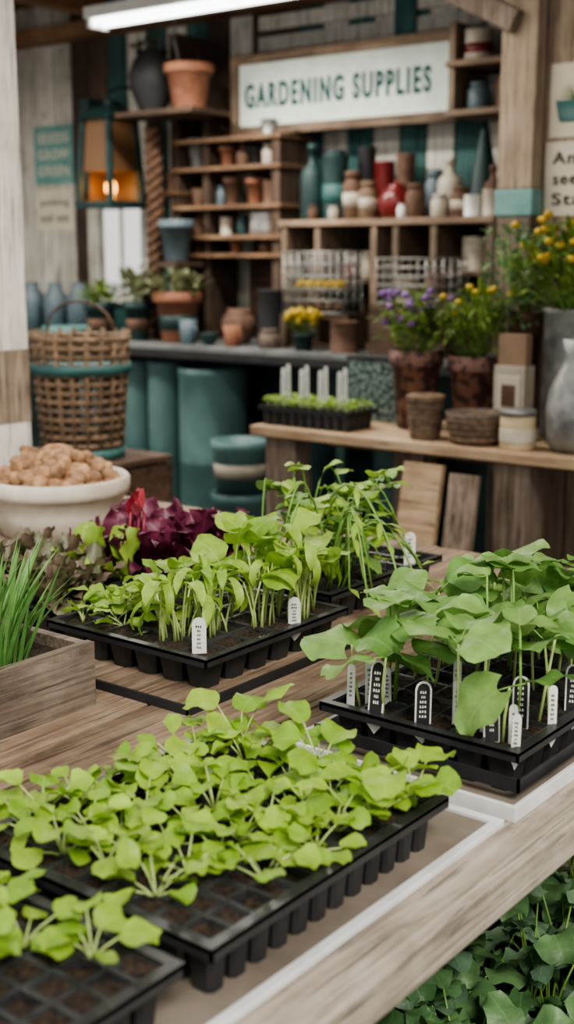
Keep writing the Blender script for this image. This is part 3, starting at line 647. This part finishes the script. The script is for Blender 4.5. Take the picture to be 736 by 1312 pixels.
for k in range(66):
    g=k%5;cx,cy=((-1.30,1.38),(-1.275,1.45),(-1.24,1.52),(-1.215,1.59),(-1.31,1.46))[g]
    x=cx+U(-.016,.016);y=cy+U(-.026,.026);a=U(0,6.28);h=U(.05,.10)+(.03 if g in(2,3) else 0)
    q_=ccur((x,y,.906),a,h,.018);m.tube(q_,[.0020,.0018,.0016,.0014],STEMP,n=5)
    m.leaf(q_[-1],a,U(.4,1.4),U(.06,.09),U(.014,.024),'strap',L_STRAP,bend=U(-3.6,-1.8),fold=.4,wave=.18,nt=10,ns=3)
for k in range(7):
    x,y=(-1.30,-1.24,-1.22,-1.28,-1.34,-1.26,-1.29)[k],(1.52,1.57,1.64,1.63,1.58,1.60,1.56)[k];seedling(m,(x,y,.908),h=U(.12,.17),nl=4,L=.066,W=.060,sh='round',mt=L_LET,spread=.03,pit=(.2,1.2))
tag(m,-1.215,1.345,.905,.065,.022,yaw=.55,tilt=0);tag(m,-1.195,1.555,.905,.055,.020,yaw=.6,tilt=.05)
m.done("mixed_seedling_tray")
m,cells=cell_tray("purple_lettuce_tray",-1.92,-1.565,1.36,1.90,Z,.91,6,9)
def rosette(m,p,n,L,W,mt,sh='round',wave=.35,wf=16):
    for i in range(n):
        a=i*2.4+U(-.2,.2);t=i/n
        m.leaf((p[0]+.008*math.cos(a),p[1]+.008*math.sin(a),p[2]),a,1.35-t*1.0+U(-.1,.1),L*U(.8,1.1),W*U(.8,1.1),sh,mt,bend=-.9*t-.1,fold=.3,wave=wave,wf=wf,nt=12,ns=7)
for (x,y) in ((-1.62,1.68),(-1.66,1.75),(-1.62,1.78),(-1.72,1.68),(-1.64,1.86),(-1.75,1.78)): rosette(m,(x,y,.905),14,.115,.08,L_PURP,wave=.5,wf=22)
for (x,y) in ((-1.64,1.61),(-1.73,1.60)): rosette(m,(x,y,.905),4,.11,.05,L_LET,sh='obov')
for k in range(3):
    x,y=-1.68+.02*k,1.66;m.tube(ccur((x,y,.905),k,.12,.01),.003,STEMR,n=6);m.leaf((x+.005,y,1.02),k*2,1.2,.055,.028,'round',L_RED,bend=-.3)
for k in range(26):
    x,y=U(-1.9,-1.60),U(1.39,1.60);rosette(m,(x,y,.905),6,.08,.04,L_DARK,wave=.25)
m.done("purple_lettuce_tray")
m,cells=cell_tray("trailing_herb_tray",-1.54,-1.26,1.745,2.13,Z,.91,5,7)
for k in range(34):
    x,y=U(-1.49,-1.34),U(1.79,2.02);a=U(0,6.28);h=U(.06,.22);o=U(.02,.11);dr=U(0,.10)
    pts=[(x+o*math.cos(a)*t**1.4,y+o*math.sin(a)*t**1.4,.905+h*math.sin(min(1,t)*math.pi*.66)-dr*t**3*.5) for t in [i/7 for i in range(8)]]
    pts=[(p[0],p[1],max(p[2],.905 if i==0 else .915)) for i,p in enumerate(pts)]
    m.tube(pts,.0018,STEM,n=5)
    for t in (4,6,7): m.leaf(pts[t],a+U(-1.3,1.3),U(-.4,.8),U(.035,.055),U(.030,.05),'heart' if k%2 else 'round',L_BEAN if k%3==0 else L_LET,bend=-.8,nt=8,ns=5)
tag(m,-1.275,2.03,.905,.07,.022,yaw=.6,tilt=.05)
for k in range(20):
    x,y=U(-1.44,-1.28),U(1.77,1.88)
    a=U(-1.6,1.2);h=U(.12,.20);o=U(.08,.22);dr=U(.0,.12)
    pts=[(x+o*math.cos(a)*t**1.2,y+o*math.sin(a)*t**1.2,max(.90 if t==0 else .915,.905+h*math.sin(t*math.pi*.80)-dr*t*t)) for t in [i/9 for i in range(10)]]
    m.tube(pts,.0020,STEM,n=5)
    for t in (6,9): m.leaf(pts[t],a+U(-1,1),U(-.8,.4),U(.03,.05),.012,'lance',L_LET,bend=-.6,nt=5,ns=3)
m.done("trailing_herb_tray")
# ------------------------------------------------------------------ planter box w/ chives
m=M();x0,x1,y0,y1=-1.60,-1.305,.70,1.215;t=.016
m.box(x1-t,x1,y0,y1,Z,.947,W_BOX);m.box(x0,x0+t,y0,y1,Z,.947,W_BOX)
m.box(x0+t,x1-t,y1-t,y1,Z,.945,W_BOX);m.box(x0+t,x1-t,y0,y0+t,Z,.945,W_BOX);m.box(x0+t,x1-t,y0+t,y1-t,Z,.86,W_BOX)
n=14;vs=[(x0+t+(x1-x0-2*t)*i/(n-1),y0+t+(y1-y0-2*t)*j/(n-1),.928+U(-.003,.004)) for j in range(n) for i in range(n)]
m.add(vs,[(r*n+q,r*n+q+1,(r+1)*n+q+1,(r+1)*n+q) for r in range(n-1) for q in range(n-1)],SOIL,True)
for k in range(120):
    a=U(0,6.28);r=.065*math.sqrt(U(0,1));x,y=-1.41+r*math.cos(a),1.095+r*math.sin(a)
    m.leaf((x,y,.925),a+U(-.5,.5),U(1.05,1.5),U(.10,.19),U(.006,.011),'blade',L_CHIVE,bend=U(-.6,.1),fold=.7,wave=0,nt=6,ns=3)
for k in range(50):
    x,y=U(-1.52,-1.36),U(.78,1.0)
    m.leaf((x,y,.925),U(0,6.28),U(1.05,1.5),U(.08,.15),U(.005,.009),'blade',L_CHIVE,bend=U(-.6,.1),fold=.7,wave=0,nt=6,ns=3)
m.done("wooden_chive_planter",bevel=.002)
# ------------------------------------------------------------------ bowl of walnuts
m=M();bx,by=-2.245,1.985
m.lathe((bx,by,Z),[(.12,0),(.13,.005),(.155,.06),(.163,.10),(.172,.102),(.175,.115),(.175,.135),(.168,.142),(.16,.14),(.155,.115),(.10,.10),(0,.10)],BONE,n=40)
for i in range(95):
    a=U(0,6.28);q=math.sqrt(U(0,1));r=.136*q
    m.blob((bx+r*math.cos(a),by+r*math.sin(a),Z+.122+.062*(1-q*q)+U(-.010,.016)),U(.026,.038),U(.018,.025),U(.017,.022),NUT,n=12,k=8,yaw=U(0,6),tilt=U(-.8,.8),rough=.09)
m.done("bowl_of_walnuts")
# ------------------------------------------------------------------ potting table
m=M();x=-2.5
ws=[.17,.19,.16,.2,.18,.17,.19,.2,.19,.19]
for i,w in enumerate(ws):
    m.box(x,min(x+w-.005,-.675),-.2,2.42,Z-.035,Z,W_TABLE);x+=w
m.box(-.670,-.572,-.2,2.42,Z-.045,Z,W_EDGE)
m.box(-2.5,-.60,2.30,2.38,Z-.13,Z-.045,W_TABLE);m.box(-2.5,-.60,-.1,-.02,Z-.13,Z-.045,W_TABLE)
for a in (-2.45,-.72):
    for b in (-.1,2.29): m.box(a,a+.09,b,b+.09,0,Z-.045,W_LEG)
m.done("potting_table",bevel=.003)
# ------------------------------------------------------------------ bed of foliage below
m=M();m.box(-1.7,.35,.45,.49,0,.34,W_LEG);m.box(-1.7,.35,2.05,2.09,0,.34,W_LEG);m.box(-1.7,-1.66,.49,2.05,0,.34,W_LEG);m.box(.31,.35,.49,2.05,0,.34,W_LEG)
n=30;vs=[(-1.66+1.97*i/(n-1),.49+1.56*j/(n-1),.32+U(-.01,.01)) for j in range(n) for i in range(n)]
m.add(vs,[(r*n+q,r*n+q+1,(r+1)*n+q+1,(r+1)*n+q) for r in range(n-1) for q in range(n-1)],SOIL,True)
for k in range(430):
    x,y=U(-1.2,.1),U(.55,2.0)
    h=U(.12,.28) if k%3==0 or x<-.56 else U(.20,.38);mt=R.choice((L_BED,L_BED,L_BED2));ty=R.random();nl=R.choice((5,6,7))
    seedling(m,(x,y,.32),h=h,nl=nl,L=U(.045,.07),W=U(.045,.07),sh='round' if ty<.6 else ('heart' if ty<.85 else 'lance'),mt=mt,st=STEM,spread=.06,wave=.25,pr=.002,pit=(-.3,.7),lobe=.15 if ty>.3 else 0)
for (x,y) in ((-.47,1.02),(-.46,.97)):
    rosette(m,(x,y,.69),26,.05,.04,L_TAN,wave=.5);m.tube([(x,y,.32),(x,y,.70)],.006,STEM)
for (x,y) in ((-.50,.84),(-.48,.80),(-.51,.81),(-.46,.86)):
    m.tube([(x,y,.32),(x,y,.69)],.005,STEM)
    for q in range(50): m.leaf((x+U(-.02,.02),y+U(-.02,.02),.68+U(0,.03)),U(0,6.28),U(0,1.4),U(.012,.025),.006,'lance',L_PALE,nt=4,ns=3)
m.done("leafy_garden_bed")
# ------------------------------------------------------------------ bench items (z .92)
m,cells=cell_tray("sprout_tray",-2.80,-2.40,3.42,3.60,.92,.985,10,5)
for c_ in cells: seedling(m,(c_[0],c_[1],.98),h=.035,nl=4,L=.022,W=.018,mt=L_SEED,nt=4,ns=3,spread=.014)
for i in range(4):
    x=-2.75+i*.082+.02
    for d in (-.013,.013): tag(m,x+d,3.50,.975,.150+d*.6,.016,yaw=.35,tilt=d*3,lines=4,mt=WPLA)
m.done("sprout_tray")
m=M();m.box(-2.63,-2.41,3.74,3.84,.92,1.14,SEEDPK);m.box(-2.635,-2.405,3.735,3.845,1.14,1.15,BLACKM);m.done("seed_packet_box")
vessel("purple_flower_pot",'pot',-2.30,3.68,.92,.27,.095,MAROON,plant=bushy(L_POT,150,.20,1.3,.055,.022,fl=PURP,nf=26,fs=.015))
vessel("yellow_daffodil_pot",'pot',-2.08,3.70,.92,.26,.095,MAROON,plant=bushy(L_POT,150,.23,1.2,.07,.016,fl=YEL,nf=10,fs=.014))
m=M();m.lathe((-2.13,3.47,.92),[(.045,0),(.05,.01),(.06,.13),(.065,.14),(.06,.145),(0,.13)],WICK,20)
for k in range(7): m.lathe((-2.13,3.47,.93+k*.018),[(.0485+.0016*k,0),(.053+.0016*k,.006),(.0485+.0016*k,.012)],WICKD,20)
m.done("small_wicker_basket")
m=M();m.lathe((-1.95,3.49,.92),[(.075,0),(.085,.02),(.10,.085),(.102,.10),(.094,.10),(.08,.05),(0,.05)],WICKD,24)
for k in range(4): m.lathe((-1.95,3.49,.93+k*.02),[(.083+.004*k,0),(.09+.004*k,.007),(.085+.004*k,.014)],WICK,24)
m.done("woven_bowl")
m=M();m.lathe((-1.79,3.46,.92),[(.052,0),(.055,.005),(.055,.10),(.052,.105)],WAX,24);m.lathe((-1.79,3.46,.92),[(.056,.02),(.0565,.03),(.0565,.06),(.056,.065)],PAPER,24);m.lathe((-1.79,3.46,1.025),[(.057,0),(.057,.014),(.053,.018),(0,.018)],GALV,24);m.done("candle_jar")
m=M();m.box(-1.955,-1.845,3.60,3.67,.92,1.16,CREAM);m.box(-1.95,-1.85,3.615,3.655,1.16,1.26,KRAFT);m.box(-1.94,-1.86,3.597,3.60,.97,1.13,PAPER);m.box(-1.925,-1.875,3.595,3.598,1.03,1.10,TERRAD);m.done("kraft_seed_bag",bevel=.006)
vessel("galvanised_flower_vase",'can',-1.785,3.80,.92,.42,.095,GALV,plant=bushy(L_POT,380,.30,2.1,.05,.02,fl=YEL,nf=42,fs=.015))
vessel("galvanised_jug",'jug',-1.62,3.52,.92,.34,.10,GALV)
m=M()
vessel("leafy_shrub_pot",'pot',-1.975,3.85,.92,.40,.06,TERRAD,m=m,fin=False)
for i in range(340):
    a=U(0,6.28);k=U(0,1)**.5*.13;p=(-1.985+k*math.cos(a),3.82+k*math.sin(a)*.7,1.28+U(0,.32));m.leaf(p,a+U(-1,1),U(-.4,1.2),U(.03,.055),U(.014,.024),'lance',L_BED,nt=5,ns=3)
for i in range(12): m.tube([(-1.975,3.85,1.27),(-1.985+U(-.1,.1),3.82+U(-.06,.06),1.48+U(0,.1))],.002,STEM,n=4)
m.done("leafy_shrub_pot")
pp=poster("planter_poster",-2.02,-1.76,4.06,1.90,2.14,PAPER,TEAL,[])
m=M();m.lathe((-1.93,4.052,1.95),[(.05,0),(.055,.005),(.07,.07),(.0,.07)],TEAL,16,ell=.05)
for i in range(9): m.leaf((-1.93,4.050,2.02),D(0) if i%2 else D(180),.3+i*.12,.06,.02,'lance',L_BEAN,bend=-.3,nt=4,ns=3)
m.done("poster_illustration",parent=pp)
poster("handwritten_price_sign",-2.03,-1.75,4.06,1.64,1.885,PAPER,INK,["Annual","seeds &","Starts"])
# ------------------------------------------------------------------ light / world / camera
w=bpy.data.worlds.new("w");sc.world=w;w.use_nodes=True;bg=w.node_tree.nodes["Background"]
bg.inputs[0].default_value=(1,.985,.955,1);bg.inputs[1].default_value=1.0
s=bpy.data.lights.new("sun",'SUN');s.energy=3.4;s.angle=D(22);s.color=(1,.93,.82)
so=bpy.data.objects.new("sun",s);so.rotation_euler=(D(30),D(34),D(10));sc.collection.objects.link(so)
for (x,y,e) in ((-3.8,4.27,34),(-2.6,3.2,22),(-5.2,3.4,52)):  # first lamp belongs to the tube fixture; the others are added interior fill
    a=bpy.data.lights.new("tube_or_fill_lamp",'AREA');a.energy=e;a.shape='RECTANGLE';a.size=1.2;a.size_y=.12;a.color=(1,.94,.84)
    ao=bpy.data.objects.new("tube_or_fill_lamp",a);ao.location=(x,y,2.52);sc.collection.objects.link(ao)
for x,y in ((-2.6,3.2),(-5.2,3.4)):  # made-up housings for the added fill lamps, out of view
    m=M();m.box(x-.6,x+.6,y-.07,y+.07,2.55,2.60,WPLA)
    for q in (-.4,.4): m.tube([(x+q,y,2.60),(x+q,y,2.95)],.004,WIRE)
    m.done("fluorescent_or_fill_fixture")
try: sc.view_settings.look='AgX - Medium High Contrast'
except Exception: pass
cd=bpy.data.cameras.new("camera");cd.sensor_fit='VERTICAL';cd.sensor_height=36;cd.lens=1600/1312*36;cd.clip_start=.02
cd.dof.use_dof=True;cd.dof.focus_distance=1.8;cd.dof.aperture_fstop=3.6
cam=bpy.data.objects.new("camera",cd);cam.location=(0,0,1.5)
cam.rotation_euler=(math.pi/2-math.atan(326/1600),0,D(37.9));sc.collection.objects.link(cam);sc.camera=cam
